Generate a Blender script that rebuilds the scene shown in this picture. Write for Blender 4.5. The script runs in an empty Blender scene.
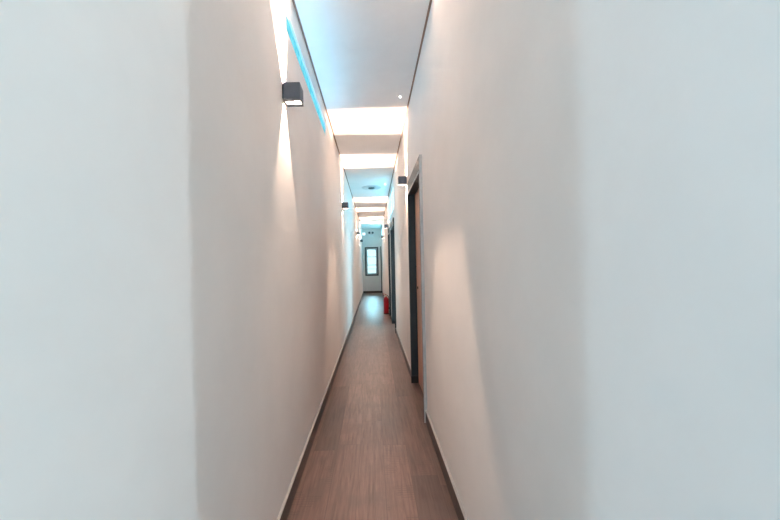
import bpy, bmesh, math
from mathutils import Vector, Matrix

scene = bpy.context.scene
COL = scene.collection
R = math.radians

# ----------------------------------------------------------------- dimensions (metres)
XL, XR = -0.467, 0.405        # inner faces of the corridor walls
Y0, Y1 = 0.25, 15.7           # corridor from the lobby to the end wall
HC = 2.905                    # ceiling height
HT = 3.05                     # top of walls
EYE = 1.26
WT = 0.16                     # wall thickness

# ----------------------------------------------------------------- materials
def nodes_of(name):
    m = bpy.data.materials.new(name); m.use_nodes = True
    nt = m.node_tree
    return m, nt, nt.nodes, nt.links, nt.nodes['Principled BSDF']

def N(nt, kind, **kw):
    n = nt.nodes.new(kind)
    for k, v in kw.items():
        if k in n.inputs: n.inputs[k].default_value = v
        else: setattr(n, k, v)
    return n

def math_node(nt, op, a, b=None, c=None):
    n = nt.nodes.new('ShaderNodeMath'); n.operation = op
    for i, v in enumerate((a, b, c)):
        if v is None: continue
        if isinstance(v, (int, float)): n.inputs[i].default_value = v
        else: nt.links.new(v, n.inputs[i])
    return n.outputs[0]

def ramp(nt, fac, stops):
    n = nt.nodes.new('ShaderNodeValToRGB')
    el = n.color_ramp.elements
    while len(el) > 1: el.remove(el[-1])
    el[0].position = stops[0][0]; el[0].color = (*stops[0][1], 1)
    for p, c in stops[1:]:
        e = el.new(p); e.color = (*c, 1)
    nt.links.new(fac, n.inputs[0])
    return n.outputs[0]

def mix_rgb(nt, mode, fac, a, b):
    n = nt.nodes.new('ShaderNodeMix'); n.data_type = 'RGBA'; n.blend_type = mode
    for idx, v in ((0, fac), (6, a), (7, b)):
        if isinstance(v, (int, float)): n.inputs[idx].default_value = v
        elif isinstance(v, tuple): n.inputs[idx].default_value = (*v, 1)
        else: nt.links.new(v, n.inputs[idx])
    return n.outputs[2]

def plain(name, col, rough=0.5, metal=0.0, var=0.06, scale=30, bump=0.0):
    m, nt, nd, lk, b = nodes_of(name)
    tc = nd.new('ShaderNodeTexCoord')
    nz = N(nt, 'ShaderNodeTexNoise', Scale=scale, Detail=4.0)
    lk.new(tc.outputs['Object'], nz.inputs['Vector'])
    lo = tuple(max(0, c * (1 - var)) for c in col); hi = tuple(min(1, c * (1 + var)) for c in col)
    lk.new(ramp(nt, nz.outputs['Fac'], [(0.3, lo), (0.7, hi)]), b.inputs['Base Color'])
    b.inputs['Roughness'].default_value = rough
    b.inputs['Metallic'].default_value = metal
    if bump:
        bp = N(nt, 'ShaderNodeBump', Strength=bump, Distance=0.004)
        lk.new(nz.outputs['Fac'], bp.inputs['Height']); lk.new(bp.outputs['Normal'], b.inputs['Normal'])
    return m

def plaster(name, col, rough=0.55):
    m, nt, nd, lk, b = nodes_of(name)
    tc = nd.new('ShaderNodeTexCoord')
    n1 = N(nt, 'ShaderNodeTexNoise', Scale=2.2, Detail=5.0, Roughness=0.6)
    n2 = N(nt, 'ShaderNodeTexNoise', Scale=9.0, Detail=3.0)
    lk.new(tc.outputs['Object'], n1.inputs['Vector']); lk.new(tc.outputs['Object'], n2.inputs['Vector'])
    lo = tuple(c * 0.97 for c in col); hi = tuple(min(1, c * 1.02) for c in col)
    lk.new(ramp(nt, n1.outputs['Fac'], [(0.35, lo), (0.65, hi)]), b.inputs['Base Color'])
    b.inputs['Roughness'].default_value = rough
    b.inputs['Specular IOR Level'].default_value = 0.35
    s = math_node(nt, 'ADD', math_node(nt, 'MULTIPLY', n1.outputs['Fac'], 1.0), math_node(nt, 'MULTIPLY', n2.outputs['Fac'], 0.25))
    bp = N(nt, 'ShaderNodeBump', Strength=0.32, Distance=0.012)
    lk.new(s, bp.inputs['Height']); lk.new(bp.outputs['Normal'], b.inputs['Normal'])
    return m

def emit(name, col, strength):
    m = bpy.data.materials.new(name); m.use_nodes = True
    nt = m.node_tree; nt.nodes.clear()
    e = nt.nodes.new('ShaderNodeEmission'); o = nt.nodes.new('ShaderNodeOutputMaterial')
    e.inputs[0].default_value = (*col, 1); e.inputs[1].default_value = strength
    nt.links.new(e.outputs[0], o.inputs[0])
    return m

def sky_pane(name, col, strength):
    """backlit rippled glass: emission broken up by the ripple of the glass"""
    m = emit(name, col, strength); nt = m.node_tree
    e = next(n for n in nt.nodes if n.type == 'EMISSION')
    tc = nt.nodes.new('ShaderNodeTexCoord')
    v = N(nt, 'ShaderNodeTexNoise', Scale=13.0, Detail=3.0, Distortion=1.2)
    nt.links.new(tc.outputs['Object'], v.inputs['Vector'])
    dark = tuple(c * k for c, k in zip(col, (0.5, 0.74, 0.8)))
    nt.links.new(ramp(nt, v.outputs['Fac'], [(0.38, dark), (0.62, col)]), e.inputs[0])
    return m

def floor_mat():
    m, nt, nd, lk, b = nodes_of('floor_planks')
    tc = nd.new('ShaderNodeTexCoord'); sp = nd.new('ShaderNodeSeparateXYZ')
    lk.new(tc.outputs['Object'], sp.inputs[0])
    x, y = sp.outputs[0], sp.outputs[1]
    u = math_node(nt, 'DIVIDE', math_node(nt, 'ADD', x, 10.318), 0.157)
    cu = math_node(nt, 'FLOOR', u); fu = math_node(nt, 'FRACT', u)
    w1 = nd.new('ShaderNodeTexWhiteNoise'); w1.noise_dimensions = '1D'; lk.new(cu, w1.inputs['W'])
    v = math_node(nt, 'ADD', math_node(nt, 'DIVIDE', math_node(nt, 'ADD', y, 10.0), 1.25), w1.outputs['Value'])
    cv = math_node(nt, 'FLOOR', v); fv = math_node(nt, 'FRACT', v)
    cb = nd.new('ShaderNodeCombineXYZ'); lk.new(cu, cb.inputs[0]); lk.new(cv, cb.inputs[1])
    w2 = nd.new('ShaderNodeTexWhiteNoise'); w2.noise_dimensions = '2D'; lk.new(cb.outputs[0], w2.inputs['Vector'])
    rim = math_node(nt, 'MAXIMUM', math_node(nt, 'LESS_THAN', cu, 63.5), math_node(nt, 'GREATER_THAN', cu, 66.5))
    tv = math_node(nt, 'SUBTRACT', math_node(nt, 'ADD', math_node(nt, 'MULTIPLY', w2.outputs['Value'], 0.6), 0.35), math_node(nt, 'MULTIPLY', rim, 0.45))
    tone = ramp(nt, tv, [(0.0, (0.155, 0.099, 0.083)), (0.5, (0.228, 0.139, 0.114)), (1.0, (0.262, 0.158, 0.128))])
    # long grain, shifted per plank
    off = math_node(nt, 'MULTIPLY', w2.outputs['Value'], 37.0)
    g = nd.new('ShaderNodeCombineXYZ')
    lk.new(math_node(nt, 'MULTIPLY', x, 60.0), g.inputs[0])
    lk.new(math_node(nt, 'MULTIPLY', y, 3.4), g.inputs[1]); lk.new(off, g.inputs[2])
    gn = N(nt, 'ShaderNodeTexNoise', Scale=1.0, Detail=7.0, Roughness=0.62, Distortion=0.5)
    lk.new(g.outputs[0], gn.inputs['Vector'])
    grain = ramp(nt, gn.outputs['Fac'], [(0.3, (0.55, 0.53, 0.53)), (0.5, (0.96, 0.96, 0.96)), (0.7, (1.28, 1.3, 1.32))])
    c1 = mix_rgb(nt, 'MULTIPLY', 0.85, tone, grain)
    # grey weathered blotches
    bl = N(nt, 'ShaderNodeTexNoise', Scale=5.0, Detail=4.0, Roughness=0.6)
    lk.new(tc.outputs['Object'], bl.inputs['Vector'])
    c2 = mix_rgb(nt, 'MIX', math_node(nt, 'MULTIPLY', ramp(nt, bl.outputs['Fac'], [(0.45, (0, 0, 0)), (0.65, (1, 1, 1))]), 0.5), c1, (0.158, 0.110, 0.095))
    # saw marks across some planks
    sw = math_node(nt, 'SINE', math_node(nt, 'MULTIPLY', math_node(nt, 'ADD', y, math_node(nt, 'MULTIPLY', gn.outputs['Fac'], 0.02)), 330.0))
    sm = math_node(nt, 'MULTIPLY', math_node(nt, 'GREATER_THAN', sw, 0.1), math_node(nt, 'GREATER_THAN', w2.outputs['Value'], 0.62))
    s2 = N(nt, 'ShaderNodeTexNoise', Scale=6.0, Detail=2.0); lk.new(tc.outputs['Object'], s2.inputs['Vector'])
    sm = math_node(nt, 'MULTIPLY', sm, math_node(nt, 'GREATER_THAN', s2.outputs['Fac'], 0.53))
    c3 = mix_rgb(nt, 'MIX', math_node(nt, 'MULTIPLY', sm, 0.22), c2, (0.085, 0.055, 0.045))
    # seams
    eu = math_node(nt, 'MINIMUM', fu, math_node(nt, 'SUBTRACT', 1.0, fu))
    ev = math_node(nt, 'MINIMUM', fv, math_node(nt, 'SUBTRACT', 1.0, fv))
    seam = math_node(nt, 'MAXIMUM', math_node(nt, 'LESS_THAN', eu, 0.008), math_node(nt, 'LESS_THAN', ev, 0.0014))
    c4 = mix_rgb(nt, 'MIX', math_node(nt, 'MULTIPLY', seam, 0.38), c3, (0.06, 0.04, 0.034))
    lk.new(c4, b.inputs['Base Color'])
    b.inputs['Roughness'].default_value = 0.33
    b.inputs['Specular IOR Level'].default_value = 0.5
    bp = N(nt, 'ShaderNodeBump', Strength=0.12, Distance=0.003)
    lk.new(math_node(nt, 'SUBTRACT', gn.outputs['Fac'], seam), bp.inputs['Height']); lk.new(bp.outputs['Normal'], b.inputs['Normal'])
    return m

def wood_mat(name, base):
    m, nt, nd, lk, b = nodes_of(name)
    tc = nd.new('ShaderNodeTexCoord'); mp = nd.new('ShaderNodeMapping')
    mp.inputs['Scale'].default_value = (30, 30, 1.6)
    lk.new(tc.outputs['Object'], mp.inputs[0])
    n = N(nt, 'ShaderNodeTexNoise', Scale=1.5, Detail=6.0, Distortion=0.6); lk.new(mp.outputs[0], n.inputs['Vector'])
    lk.new(ramp(nt, n.outputs['Fac'], [(0.3, tuple(c * 0.75 for c in base)), (0.7, tuple(min(1, c * 1.15) for c in base))]), b.inputs['Base Color'])
    b.inputs['Roughness'].default_value = 0.45
    return m

M = {
    'wall': plaster('wall_plaster', (0.84, 0.815, 0.80)),
    'ceiling': plaster('ceiling_paint', (0.93, 0.925, 0.93), 0.7),
    'floor': floor_mat(),
    'base': wood_mat('baseboard_wood', (0.105, 0.078, 0.069)),
    'gap': plain('shadow_gap_brown', (0.30, 0.19, 0.15), 0.6),
    'alu': plain('brushed_aluminium', (0.50, 0.49, 0.48), 0.4, 0.3),
    'frame': plain('charcoal_door_paint', (0.020, 0.029, 0.037), 0.42),
    'frame_edge': plain('frame_seal_grey', (0.50, 0.52, 0.54), 0.45),
    'leaf': wood_mat('door_leaf_wood', (0.62, 0.38, 0.28)),
    'black': plain('black_metal', (0.012, 0.012, 0.014), 0.4, 0.2),
    'sconce': plain('graphite_powder_coat', (0.075, 0.098, 0.128), 0.42, 0.1, 0.05, 80),
    'reflector': plain('sconce_reflector', (0.14, 0.135, 0.13), 0.5, 0.0),
    'led': emit('warm_led', (1.0, 0.84, 0.70), 25.0),
    'pin_led': emit('pin_led', (1.0, 0.97, 0.94), 40.0),
    'white': plain('white_plastic', (0.82, 0.83, 0.84), 0.4),
    'diffuser': plain('ceiling_diffuser_paint', (0.74, 0.76, 0.78), 0.5),
    'slot': plain('diffuser_slot', (0.05, 0.08, 0.09), 0.7),
    'red': plain('extinguisher_red', (0.46, 0.005, 0.018), 0.3, 0.0, 0.05),
    'brass': plain('valve_brass', (0.62, 0.47, 0.20), 0.35, 0.7),
    'rubber': plain('black_rubber', (0.02, 0.02, 0.02), 0.7),
    'paper': plain('paper_label', (0.80, 0.79, 0.74), 0.6),
    'win_grey': plain('window_sash_grey', (0.42, 0.47, 0.49), 0.45),
    'cyan': sky_pane('ribbon_glass', (0.17, 0.58, 0.70), 1.0),
    'blue_fill': sky_pane('blue_fill_glow', (0.30, 0.80, 1.0), 3.6),
    'blue_fill_far': sky_pane('far_blue_fill_glow', (0.22, 0.78, 0.95), 4.5),
    'lit': emit('plate_glow', (0.80, 0.97, 1.0), 1.1),
    'lamp_glass': plain('lamp_glass', (0.10, 0.13, 0.15), 0.15),
}
def glass_mat():
    m = bpy.data.materials.new('clear_glass'); m.use_nodes = True
    nt = m.node_tree; nt.nodes.clear()
    o = nt.nodes.new('ShaderNodeOutputMaterial'); t = nt.nodes.new('ShaderNodeBsdfTransparent')
    g = nt.nodes.new('ShaderNodeBsdfGlossy'); g.inputs['Roughness'].default_value = 0.03
    f = nt.nodes.new('ShaderNodeFresnel'); f.inputs[0].default_value = 1.3
    x = nt.nodes.new('ShaderNodeMixShader'); t.inputs[0].default_value = (0.90, 0.97, 0.98, 1)
    nt.links.new(f.outputs[0], x.inputs[0]); nt.links.new(t.outputs[0], x.inputs[1]); nt.links.new(g.outputs[0], x.inputs[2])
    nt.links.new(x.outputs[0], o.inputs[0])
    return m
M['glass'] = glass_mat()

# ----------------------------------------------------------------- mesh helpers
def box(bm, x0, x1, y0, y1, z0, z1, mi=0):
    v = [bm.verts.new(p) for p in ((x0, y0, z0), (x1, y0, z0), (x1, y1, z0), (x0, y1, z0), (x0, y0, z1), (x1, y0, z1), (x1, y1, z1), (x0, y1, z1))]
    for f in ((3, 2, 1, 0), (4, 5, 6, 7), (0, 1, 5, 4), (1, 2, 6, 5), (2, 3, 7, 6), (3, 0, 4, 7)):
        bm.faces.new([v[i] for i in f]).material_index = mi

def lathe(bm, prof, seg=28, mi=0, mat=None):
    """prof: list of (radius, z); revolved about z; mat: matrix applied to the points"""
    rings = []
    for r, z in prof:
        ring = []
        for k in range(seg):
            a = 2 * math.pi * k / seg
            p = Vector((max(r, 1e-5) * math.cos(a), max(r, 1e-5) * math.sin(a), z))
            if mat: p = mat @ p
            ring.append(bm.verts.new(p))
        rings.append(ring)
    for a, b in zip(rings, rings[1:]):
        for k in range(seg):
            f = bm.faces.new((a[k], a[(k + 1) % seg], b[(k + 1) % seg], b[k])); f.material_index = mi; f.smooth = True

def tube(bm, pts, r, seg=10):
    pts = [Vector(p) for p in pts]; rings = []
    for i, p in enumerate(pts):
        t = (pts[min(i + 1, len(pts) - 1)] - pts[max(i - 1, 0)]).normalized()
        a = t.orthogonal().normalized() if i == 0 else (a - t * a.dot(t)).normalized()
        c = t.cross(a)
        rings.append([bm.verts.new(p + r * (math.cos(2 * math.pi * k / seg) * a + math.sin(2 * math.pi * k / seg) * c)) for k in range(seg)])
    for q, s in zip(rings, rings[1:]):
        for k in range(seg):
            bm.faces.new((q[k], q[(k + 1) % seg], s[(k + 1) % seg], s[k])).smooth = True
    bm.faces.new(rings[0][::-1]); bm.faces.new(rings[-1])

def obj(name, bm, mats, parent=None, bevel=0.0):
    bmesh.ops.recalc_face_normals(bm, faces=bm.faces)
    me = bpy.data.meshes.new(name); bm.to_mesh(me); bm.free()
    for m in (mats if isinstance(mats, (list, tuple)) else [mats]): me.materials.append(m)
    o = bpy.data.objects.new(name, me); COL.objects.link(o)
    if parent: o.parent = parent
    if bevel:
        md = o.modifiers.new('bevel', 'BEVEL'); md.width = bevel; md.segments = 2; md.limit_method = 'ANGLE'
    return o

def boxes(name, lst, mats, parent=None, bevel=0.0):
    bm = bmesh.new()
    for b in lst: box(bm, *b)
    return obj(name, bm, mats, parent, bevel)

def empty(name, loc=(0, 0, 0), rz=0.0):
    o = bpy.data.objects.new(name, None); COL.objects.link(o)
    o.location = loc; o.rotation_euler = (0, 0, rz); o.empty_display_size = 0.1
    return o

def tag(o, label, cat, group=None):
    o['label'] = label; o['category'] = cat
    if group: o['group'] = group
    return o

def struct(o, label=None, cat=None):
    o['kind'] = 'structure'
    if label: o['label'] = label
    if cat: o['category'] = cat
    return o

def holed(name, axis, n0, n1, a0, a1, z0, z1, holes, mat):
    """wall slab whose thickness runs along `axis` from n0 to n1, long direction a0..a1, with rectangular openings"""
    A = sorted({a0, a1, *[h[0] for h in holes], *[h[1] for h in holes]})
    Z = sorted({z0, z1, *[h[2] for h in holes], *[h[3] for h in holes]})
    bm = bmesh.new(); cache = {}
    def V(n, a, z):
        k = (round(n, 5), round(a, 5), round(z, 5))
        if k not in cache: cache[k] = bm.verts.new((n, a, z) if axis == 'x' else (a, n, z))
        return cache[k]
    def solid(i, j):
        if not (0 <= i < len(A) - 1 and 0 <= j < len(Z) - 1): return False
        ca, cz = (A[i] + A[i + 1]) / 2, (Z[j] + Z[j + 1]) / 2
        return not any(h[0] < ca < h[1] and h[2] < cz < h[3] for h in holes)
    for i in range(len(A) - 1):
        for j in range(len(Z) - 1):
            if not solid(i, j): continue
            p, q, r, s = A[i], A[i + 1], Z[j], Z[j + 1]
            for n in (n0, n1): bm.faces.new((V(n, p, r), V(n, q, r), V(n, q, s), V(n, p, s)))
            for (di, dj, e) in ((-1, 0, ((p, r), (p, s))), (1, 0, ((q, r), (q, s))), (0, -1, ((p, r), (q, r))), (0, 1, ((p, s), (q, s)))):
                if not solid(i + di, j + dj):
                    (e0, f0), (e1, f1) = e
                    bm.faces.new((V(n0, e0, f0), V(n0, e1, f1), V(n1, e1, f1), V(n1, e0, f0)))
    return obj(name, bm, mat)

# ----------------------------------------------------------------- setting: shell
RIB = [(1.985, 3.66)]                                     # ribbon window high in the left wall
FILL_SPANS = [(6.45, 8.5), (12.9, 15.2)]                         # glowing panes added high in the right wall for blue light
TZS = [(2.32, 2.76), (2.44, 2.78)]
RZ0, RZ1 = 2.62, 2.745
DOORS = [(2.80, 3.69), (6.42, 7.42), (8.12, 8.60)]        # clear openings in the right wall (inside the frames)
DH = 2.00
END_WIN = (-0.353, 0.245, 0.785, 2.08)

struct(boxes('floor', [(-3.2, 4.6, -4.2, 16.0, -0.1, 0.0)], M['floor']), 'brown wood plank floor running down the narrow corridor', 'floor')
struct(boxes('ceiling', [(XL + 0.016, XR - 0.016, Y0, Y1, HC, HT)], M['ceiling']), 'white painted ceiling panel of the narrow corridor', 'ceiling')
struct(holed('wall_left', 'x', XL - WT, XL, Y0, Y1, 0.0, HT, [(a, b, RZ0, RZ1) for a, b in RIB], M['wall']), 'long off-white plaster wall on the left of the corridor', 'wall')
struct(holed('wall_right', 'x', XR, XR + WT, Y0, Y1, 0.0, HT, [(a - 0.03, b + 0.03, 0.0, DH + 0.03) for a, b in DOORS] + [(*t, *z) for t, z in zip(FILL_SPANS, TZS)], M['wall']), 'long off-white plaster wall with dark doors on the right', 'wall')
struct(holed('wall_end', 'y', Y1, Y1 + WT, XL - WT, XR + WT, 0.0, HT, [END_WIN], M['wall']), 'off-white wall closing the far end of the corridor', 'wall')
# shadow gaps along both ceiling edges
struct(boxes('trim_1', [(XL, XL + 0.016, Y0, Y1, HC + 0.006, HT)], M['gap']), 'brown shadow gap between left wall and ceiling', 'trim')
struct(boxes('trim_2', [(XR - 0.016, XR, Y0, Y1, HC + 0.006, HT)], M['gap']), 'brown shadow gap between right wall and ceiling', 'trim')
struct(boxes('trim_3', [(0.352, 0.385, Y1 - 0.03, Y1, 0.0, 2.10)], M['frame']), 'dark upright strip in the right corner of the end wall', 'trim')

def baseboard(name, parts, cap, label):
    o = struct(boxes(name, parts, M['base']), label, 'baseboard')
    boxes('metal_cap', cap, M['alu'], o)
BH, BT = 0.095, 0.012
baseboard('baseboard_left', [(XL, XL + BT, Y0, Y1, 0, BH)], [(XL, XL + BT + 0.001, Y0, Y1, BH, BH + 0.004)], 'dark brown baseboard along the left wall')
segs = [(Y0, 2.752), (3.738, 6.37), (7.47, 8.07), (8.65, Y1)]
baseboard('baseboard_right', [(XR - BT, XR, a, b, 0, BH) for a, b in segs], [(XR - BT - 0.001, XR, a, b, BH, BH + 0.004) for a, b in segs], 'dark brown baseboard along the right wall between the doors')
baseboard('baseboard_end', [(XL + BT, XR - BT, Y1 - BT, Y1, 0, BH)], [(XL + BT, XR - BT, Y1 - BT - 0.001, Y1, BH, BH + 0.004)], 'dark brown baseboard under the far window')

# end window
w = struct(empty('window_1', (0, 0, 0)), 'narrow tall window with dark frame in the end wall', 'window')
a, b, c, d = END_WIN
f = 0.048
def frame4(x0, x1, z0, z1, t, y0, y1):
    return [(x0, x0 + t, y0, y1, z0, z1), (x1 - t, x1, y0, y1, z0, z1), (x0 + t, x1 - t, y0, y1, z0, z0 + t), (x0 + t, x1 - t, y0, y1, z1 - t, z1)]
boxes('window_frame', frame4(a, b, c, d, f, Y1 - 0.02, Y1 + WT), M['frame'], w)
boxes('window_sash', frame4(a + f, b - f, c + f, d - f, 0.062, Y1 + 0.02, Y1 + 0.07), M['win_grey'], w)
boxes('glass_pane', [(a + f + .06, b - f - .06, Y1 + 0.04, Y1 + 0.046, c + f + .06, d - f - .06)], M['glass'], w)
boxes('glazing_bar', [(a + f + .06, b - f - .06, Y1 + 0.025, Y1 + 0.06, 1.255, 1.285)], M['win_grey'], w)
boxes('glazing_bar', [(a + f + .06, b - f - .06, Y1 + 0.03, Y1 + 0.055, 1.63, 1.655)], M['win_grey'], w)
boxes('glazing_bar', [(a + f + .06, b - f - .06, Y1 + 0.03, Y1 + 0.055, 1.08, 1.10)], M['win_grey'], w)

# ribbon windows
for i, (p, q) in enumerate(RIB):
    w = struct(empty(f'window_{i + 2}', (0, 0, 0)), ('slim blue-lit strip window high on the left wall beside the nearest wall light', 'slim strip window high on the left wall past the second wall light', 'slim strip window high on the left wall near the corridor end')[i], 'window')
    boxes('glass_pane', [(XL - 0.025, XL - 0.012, p, q, RZ0, RZ1)], M['cyan'], w)
    boxes('window_frame', [(XL - 0.012, XL - 0.001, p, q, RZ0, RZ0 + 0.005), (XL - 0.012, XL - 0.001, p, q, RZ1 - 0.005, RZ1), (XL - 0.012, XL - 0.001, p, p + 0.006, RZ0 + .005, RZ1 - .005), (XL - 0.012, XL - 0.001, q - 0.006, q, RZ0 + .005, RZ1 - .005)], M['win_grey'], w)

# added glowing panes, a source for the blue light on the ceiling
for i, (p, q) in enumerate(FILL_SPANS):
    TZ0, TZ1 = TZS[i]
    w = struct(empty(f'window_{i + 3}', (0, 0, 0)), ('added pale blue glowing pane high on the right wall above the middle doors', 'added pale blue glowing pane high on the right wall near the corridor end')[i], 'window')
    boxes('glass_pane', [(XR + 0.03, XR + 0.04, p, q, TZ0, TZ1)], M['blue_fill' if i == 0 else 'blue_fill_far'], w)
    n = 3; st = (q - p) / n
    boxes('window_frame', [(XR + 0.005, XR + 0.03, p, q, TZ0, TZ0 + 0.02), (XR + 0.005, XR + 0.03, p, q, TZ1 - 0.02, TZ1)] + [(XR + 0.005, XR + 0.03, p + max(0, k * st - 0.01) - (0.02 if k == n else 0) + (0.01 if k == n else 0), p + min(k * st + 0.01, q - p), TZ0 + .02, TZ1 - .02) for k in range(n + 1)], M['white'], w)

# doors in the right wall
def door(n, y0, y1, label, leaf):
    """frame = jambs + head (through the wall) and a flat architrave proud of the wall"""
    r = struct(empty(f'door_{n}', (XR, (y0 + y1) / 2, 0)), label, 'door')
    yc = (y0 + y1) / 2; h0, h1 = y0 - yc, y1 - yc
    P = -0.02; A = 0.045; HA = 0.13
    boxes('door_frame', [(P, 0.14, h0 - 0.03, h0, 0.001, DH), (P, 0.14, h1, h1 + 0.03, 0.001, DH), (P, 0.14, h0 - 0.03, h1 + 0.03, DH, DH + 0.03)], M['frame'], r, 0.002)
    boxes('architrave', [(P, 0, h0 - A, h0 - 0.03, 0.001, DH + 0.03), (P, 0, h1 + 0.03, h1 + A, 0.001, DH + 0.03), (P, 0, h0 - A, h1 + A, DH + 0.03, DH + HA)], M['frame'], r, 0.002)
    boxes('frame_seal', [(P - 0.004, P, h0 - 0.004, h1 + 0.004, DH - 0.006, DH + 0.012)], M['frame_edge'], r)
    boxes('frame_seal', [(P - 0.003, 0, h0 - A - 0.003, h0 - A, 0.001, DH + HA)], M['frame_edge' if n == 1 else 'frame'], r)
    boxes('plinth_block', [(P - 0.004, 0.050, h1 - 0.012, h1, 0.001, 0.075)], M['black'], r, 0.002)
    if leaf == 'shut':
        l = boxes('door_leaf', [(0.054, 0.094, h0 + 0.003, h1 - 0.003, 0.008, 1.236), (0.054, 0.094, h0 + 0.003, h1 - 0.003, 1.242, DH - 0.003), (0.057, 0.094, h0 + 0.003, h1 - 0.003, 1.236, 1.242)], M['leaf'], r, 0.0015)
        bm = bmesh.new(); mt = Matrix.Translation((0.054, h1 - 0.12, 1.02)) @ Matrix.Rotation(R(-90), 4, 'Y')
        lathe(bm, [(0, 0), (0.016, 0), (0.016, 0.003), (0.011, 0.005), (0.011, 0.008), (0.004, 0.009), (0, 0.007)], 20, 0, mt)
        obj('door_lock', bm, M['black'], l)
    elif leaf == 'open':                                   # swung back into the side room
        l = boxes('door_leaf', [(0.145, 0.145 + (h1 - h0) - 0.006, h1 + 0.005, h1 + 0.045, 0.008, DH - 0.003)], M['leaf'], r, 0.0015)
    return r
door(1, *DOORS[0], 'nearest charcoal framed door with wooden leaf in the right wall', 'shut')
door(2, *DOORS[1], 'open charcoal framed doorway in the middle of the right wall', 'none')
door(3, *DOORS[2], 'charcoal framed door just before the red fire extinguisher', 'shut')

# side room behind the open door (daylit) and the lobby behind the camera
struct(holed('wall_side_room', 'x', 1.8, 1.9, 5.0, 10.0, 0.0, HT, [(5.4, 9.2, 0.3, 2.4)], M['wall']), 'far wall of the side room seen through the open door', 'wall')
struct(boxes('wall_side_room_near', [(XR + WT, 1.9, 4.9, 5.0, 0, HT)], M['wall']), 'near wall of the side room', 'wall')
struct(boxes('wall_side_room_far', [(XR + WT, 1.9, 10.0, 10.1, 0, HT)], M['wall']), 'back wall of the side room', 'wall')
struct(boxes('ceiling_side_room', [(XR + WT, 1.9, 4.9, 10.1, HT, HT + 0.1)], M['ceiling']), 'ceiling of the side room', 'ceiling')

LY = -3.6
yr0, yr1 = -1.80, -1.50        # tall slit window in the lobby's right wall
yl0, yl1 = -1.12, -0.80        # tall slit window in the lobby's left wall
struct(holed('wall_lobby_right', 'x', 3.0, 3.1, LY, Y0 + 0.15, 0.0, HT, [(yr0, yr1, 0.25, 2.7)], M['wall']), 'right wall of the lobby behind the viewer', 'wall')
struct(holed('wall_lobby_left', 'x', -3.1, -3.0, LY, Y0 + 0.15, 0.0, HT, [(yl0, yl1, 0.25, 2.7)], M['wall']), 'left wall of the lobby behind the viewer', 'wall')
struct(holed('wall_lobby_back', 'y', LY - 0.1, LY, -3.1, 3.1, 0.0, HT, [(-2.2, 2.2, 0.6, 2.5)], M['wall']), 'back wall of the lobby behind the viewer', 'wall')  # unseen back opening, added for ambient light in the corridor
struct(boxes('wall_lobby_front', [(-3.0, XL - WT, Y0, Y0 + 0.15, 0, HT), (XR + WT, 3.0, Y0, Y0 + 0.15, 0, HT)], M['wall']), 'front wall of the lobby on both sides of the corridor mouth', 'wall')
struct(boxes('ceiling_lobby', [(-3.1, 3.1, LY - 0.1, Y0, HC, HC + 0.1)], M['ceiling']), 'ceiling of the lobby behind the viewer', 'ceiling')

# ----------------------------------------------------------------- wall lights
def area(name, loc, rot, sx, sy, power, col, parent=None):
    l = bpy.data.lights.new(name, 'AREA'); l.shape = 'RECTANGLE'; l.size = sx; l.size_y = sy
    l.energy = power; l.color = col
    o = bpy.data.objects.new(name, l); COL.objects.link(o); o.location = loc; o.rotation_euler = rot
    if parent: o.parent = parent
    return o

WARM = (1.0, 0.71, 0.53)
UP_W, DN_W = 24, 9.0
S = 0.096; HZ = 0.0445
CH, CD = 0.0195, 0.004        # half width of the light channel, plate thickness
def make_sconce():
    """open-ended box light: local +x points out of the wall, box centred on local z = 0"""
    r = empty('wall_sconce')
    h = S / 2; v = HZ
    boxes('housing', [(0.006, 0.006 + CD, -h, h, -v, v), (S - CD, S, -h, h, -v, v),
                      (0.006 + CD, S - CD, -h, -CH, -v, v), (0.006 + CD, S - CD, CH, h, -v, v)], M['sconce'], r, 0.0015)
    boxes('mounting_plate', [(0.0, 0.006, -h + 0.008, h - 0.008, -v + 0.008, v - 0.008)], M['black'], r)
    boxes('reflector', [(0.010, S - CD, -CH, CH, -0.002, 0.002),
                        (0.010, S - CD, -CH, -CH + 0.001, 0.002, v - 0.003), (0.010, S - CD, CH - 0.001, CH, 0.002, v - 0.003),
                        (0.010, S - CD, -CH, -CH + 0.0035, -v + 0.001, -0.002), (0.010, S - CD, CH - 0.0035, CH, -v + 0.001, -0.002),
                        (S - CD - 0.001, S - CD, -CH + .001, CH - .001, 0.002, v - 0.003), (S - CD - 0.001, S - CD, -CH + .001, CH - .001, -v + 0.003, -0.002),
                        (0.010, 0.011, -CH + .001, CH - .001, 0.002, v - 0.003), (0.010, 0.011, -CH + .001, CH - .001, -v + 0.003, -0.002)], M['reflector'], r)
    for s in (1, -1):
        boxes('led_chip', [((0.050 if s < 0 else 0.033), (0.058 if s < 0 else 0.041), -0.004, 0.004, *(sorted((s * 0.002, s * 0.0045))))], M['led'], r)
        area('led_light', (0.054 if s < 0 else 0.037, 0, s * 0.006), (0 if s < 0 else math.pi, 0, 0), 0.008, 0.0045, UP_W if s > 0 else DN_W, WARM, r)
    return r
proto = make_sconce()
SC = [  # side, y, height, label
    ('L', 1.90, 2.202, 'large square graphite wall light nearest the viewer, beside the blue strip window'),
    ('R', 4.0, 2.222, 'square graphite wall light above left of the nearest dark door frame'),
    ('L', 5.5, 2.212, 'small dark square wall light on the left wall, second from the viewer'),
    ('R', 8.75, 2.232, 'tiny dark square wall light above the red fire extinguisher'),
    ('L', 10.25, 2.205, 'tiny dark square wall light third along the left wall'),
    ('R', 12.1, 2.24, 'farthest dark square wall light on the right wall by the end window'),
    ('L', 13.25, 2.200, 'farthest and lowest looking dark wall light on the left wall'),
]
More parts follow.
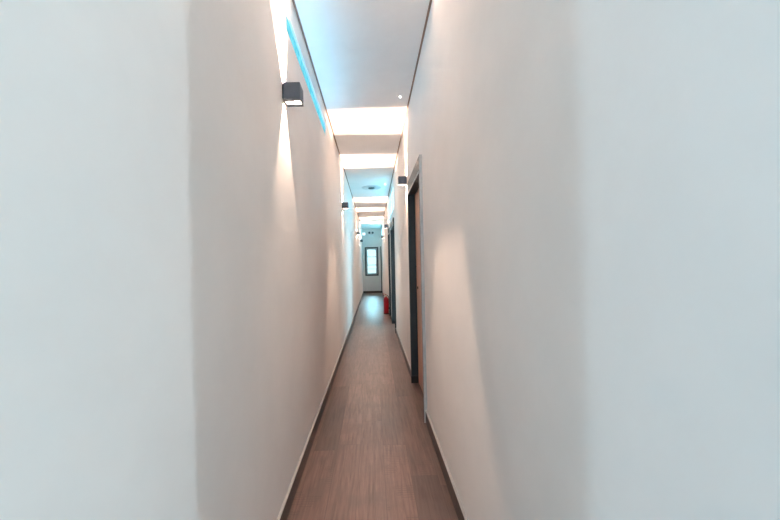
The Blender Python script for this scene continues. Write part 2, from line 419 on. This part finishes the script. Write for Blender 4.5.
for i, (side, y, z, lab) in enumerate(SC):
    if i == 0: o = proto
    else:
        o = proto.copy(); COL.objects.link(o)
        for ch in list(proto.children):
            c = ch.copy(); COL.objects.link(c); c.parent = o
    o.location = (XL if side == 'L' else XR, y, z)
    o.rotation_euler = (0, 0, 0 if side == 'L' else math.pi)
    tag(o, lab, 'wall light', 'box wall lights along the corridor')
for ch in proto.children:                      # the nearest light's upper lamp sits a little off centre
    if ch.name in ('led_chip', 'led_light'): ch.location.y += 0.0085

# ----------------------------------------------------------------- ceiling fittings
def downlight(x, y, lab):
    r = tag(empty('ceiling_downlight', (x, y, HC)), lab, 'ceiling light', 'pin spotlights in the corridor ceiling')
    bm = bmesh.new(); lathe(bm, [(0.008, 0.0), (0.008, -0.003), (0.015, -0.003), (0.017, 0.0), (0.008, 0.0)], 24)
    obj('trim_ring', bm, M['white'], r)
    bm = bmesh.new(); lathe(bm, [(0.0, -0.002), (0.008, -0.002), (0.008, 0.0)], 20)
    obj('lens', bm, M['pin_led'], r)
downlight(0.30, 3.40, 'small round lit spotlight in the ceiling nearest the viewer')
downlight(0.28, 7.05, 'small round lit spotlight in the ceiling beside the round air diffuser')

r = tag(empty('ceiling_vent', (0.0, 7.35, HC)), 'round ceiling air diffuser with dark slots in the middle of the corridor', 'air vent')
bm = bmesh.new()
lathe(bm, [(0.172, 0), (0.172, -0.004), (0.200, -0.010), (0.206, -0.004), (0.206, 0), (0.172, 0)], 40)
obj('outer_ring', bm, M['diffuser'], r)
bm = bmesh.new()
lathe(bm, [(0.085, -0.001), (0.100, -0.016), (0.140, -0.020), (0.142, -0.016), (0.115, -0.001)], 40)
obj('inner_ring', bm, M['diffuser'], r)
bm = bmesh.new(); lathe(bm, [(0.0, -0.026), (0.05, -0.026), (0.072, -0.016), (0.062, -0.001)], 32)
obj('center_cone', bm, M['slot'], r)
bm = bmesh.new(); lathe(bm, [(0.0, -0.0005), (0.175, -0.0005)], 40)
obj('air_slot', bm, M['diffuser'], r)

# ----------------------------------------------------------------- fire extinguisher
EX, EYY = 0.318, 8.93
r = tag(empty('fire_extinguisher', (EX, EYY, 0)), 'red fire extinguisher standing on the floor against the right wall', 'fire extinguisher')
bm = bmesh.new()
lathe(bm, [(0, 0.004), (0.058, 0.004), (0.0655, 0.012), (0.0655, 0.36), (0.063, 0.385), (0.050, 0.412), (0.030, 0.428), (0.019, 0.434), (0.019, 0.446), (0, 0.446)], 32)
obj('cylinder', bm, M['red'], r)
bm = bmesh.new(); lathe(bm, [(0.056, 0.0), (0.067, 0.0), (0.067, 0.014), (0.0657, 0.02)], 32); obj('foot_ring', bm, M['rubber'], r)
bm = bmesh.new(); lathe(bm, [(0, 0.446), (0.022, 0.446), (0.022, 0.456), (0.016, 0.460), (0.016, 0.490), (0.019, 0.492), (0, 0.496)], 20); obj('valve', bm, M['brass'], r)
bm = bmesh.new()
tube(bm, [(0.012, 0, 0.480), (-0.02, 0, 0.486), (-0.06, 0, 0.478), (-0.085, 0, 0.466)], 0.006)
obj('carry_handle', bm, M['black'], r)
bm = bmesh.new()
tube(bm, [(0.012, 0, 0.497), (-0.02, 0, 0.510), (-0.06, 0, 0.514), (-0.09, 0, 0.512)], 0.006)
obj('squeeze_lever', bm, M['red'], r)
bm = bmesh.new()
pts = [(0.012, 0, 0.474), (0.036, 0.0, 0.474), (0.058, -0.012, 0.455), (0.068, -0.02, 0.40), (0.068, -0.024, 0.28), (0.068, -0.024, 0.17)]
tube(bm, pts, 0.007); h = obj('hose', bm, M['rubber'], r)
bm = bmesh.new(); lathe(bm, [(0, 0), (0.013, 0), (0.010, 0.05), (0.007, 0.055), (0, 0.055)], 14, 0, Matrix.Translation((0.068, -0.024, 0.12)))
obj('nozzle', bm, M['rubber'], h)
bm = bmesh.new(); lathe(bm, [(0, 0), (0.015, 0), (0.015, 0.010), (0, 0.010)], 18, 0, Matrix.Translation((0, -0.017, 0.470)) @ Matrix.Rotation(R(90), 4, 'X'))
obj('pressure_gauge', bm, M['paper'], r)

# ----------------------------------------------------------------- fittings high on the end wall
r = tag(empty('emergency_light', (-0.07, Y1 + 0.001, 2.60)), 'twin-headed emergency light on the end wall above the window', 'emergency light')
boxes('body', [(-0.10, 0.10, -0.06, 0, -0.055, 0.035)], M['white'], r, 0.006)
for sx in (-0.065, 0.085):
    bm = bmesh.new(); tube(bm, [(sx * 0.8, -0.03, 0.03), (sx, -0.04, 0.075)], 0.009); st = obj('lamp_arm', bm, M['white'], r)
    bm = bmesh.new(); mt = Matrix.Translation((sx, -0.035, 0.115)) @ Matrix.Rotation(R(80), 4, 'X')
    lathe(bm, [(0, -0.03), (0.03, -0.025), (0.046, 0.02), (0.05, 0.045), (0.046, 0.05)], 22, 0, mt); hd = obj('lamp_head', bm, M['black'], r)
    bm = bmesh.new(); lathe(bm, [(0, 0.046), (0.046, 0.046)], 22, 0, mt); obj('lens', bm, M['lamp_glass'], hd)
r = tag(empty('junction_box', (-0.40, Y1 + 0.001, 2.675)), 'white box high on the end wall, left of the emergency light', 'junction box')
boxes('box_body', [(-0.060, 0.085, -0.07, 0, -0.065, 0.065)], M['white'], r, 0.006)
boxes('cover_plate', [(-0.052, 0.077, -0.074, -0.07, -0.057, 0.057)], M['lit'], r, 0.002)  # glow added to the plate so it shows against the white wall

# ----------------------------------------------------------------- daylight
SKY = (0.66, 0.93, 1.0)
world = bpy.data.worlds.new('sky'); scene.world = world; world.use_nodes = True
bg = world.node_tree.nodes['Background']; bg.inputs[0].default_value = (0.62, 0.92, 1.0, 1); bg.inputs[1].default_value = 1.1
# daylight lamps at openings; lobby ones unseen, the back one added as cool fill
area('window_daylight_fill', (2.98, (yr0 + yr1) / 2, 1.5), (0, R(90), 0), 2.3, 0.12, 39, (0.70, 0.91, 1.0))
area('window_daylight_fill', (-2.98, (yl0 + yl1) / 2, 1.5), (0, R(-90), 0), 2.3, 0.16, 18, (0.52, 0.81, 1.0))
area('window_daylight_fill', (0, LY + 0.02, 1.55), (R(90), 0, 0), 4.2, 1.8, 32, (0.60, 0.88, 1.0))  # added cool ambient fill from behind the viewer
area('window_daylight_fill', (1.79, 7.3, 1.35), (0, R(90), 0), 2.0, 3.6, 36, SKY)
area('window_daylight_fill', (XL + 0.012, sum(RIB[0]) / 2, (RZ0 + RZ1) / 2), (0, R(-135), 0), 0.05, RIB[0][1] - RIB[0][0], 1.7, (0.24, 0.68, 1.0))
area('sky_beyond_window', (0.0, Y1 + 4.2, 3.35), (R(-72), 0, 0), 1.0, 0.9, 190, (0.34, 0.82, 1.0))

# ----------------------------------------------------------------- camera
cam = bpy.data.cameras.new('camera'); co = bpy.data.objects.new('camera', cam); COL.objects.link(co)
co.matrix_world = Matrix.Translation((0, 0, EYE)) @ Matrix.Rotation(R(90), 4, 'X') @ Matrix.Rotation(R(-1.2), 4, 'Z')
cam.sensor_width = 36.0; cam.lens = 347.0 / 780 * 36.0
cam.shift_x = (390 - 373) / 780; cam.shift_y = (265.2 - 260) / 780
cam.clip_start = 0.02; cam.clip_end = 200
scene.camera = co

vs = scene.view_settings
scene.display_settings.display_device = 'sRGB'
vs.view_transform = 'Standard'; vs.look = 'None'; vs.exposure = 0.56; vs.gamma = 1.0; vs.use_curve_mapping = False
scene.cycles.max_bounces = 14; scene.cycles.diffuse_bounces = 10; scene.cycles.sample_clamp_indirect = 8.0
scene.cycles.use_denoising = True
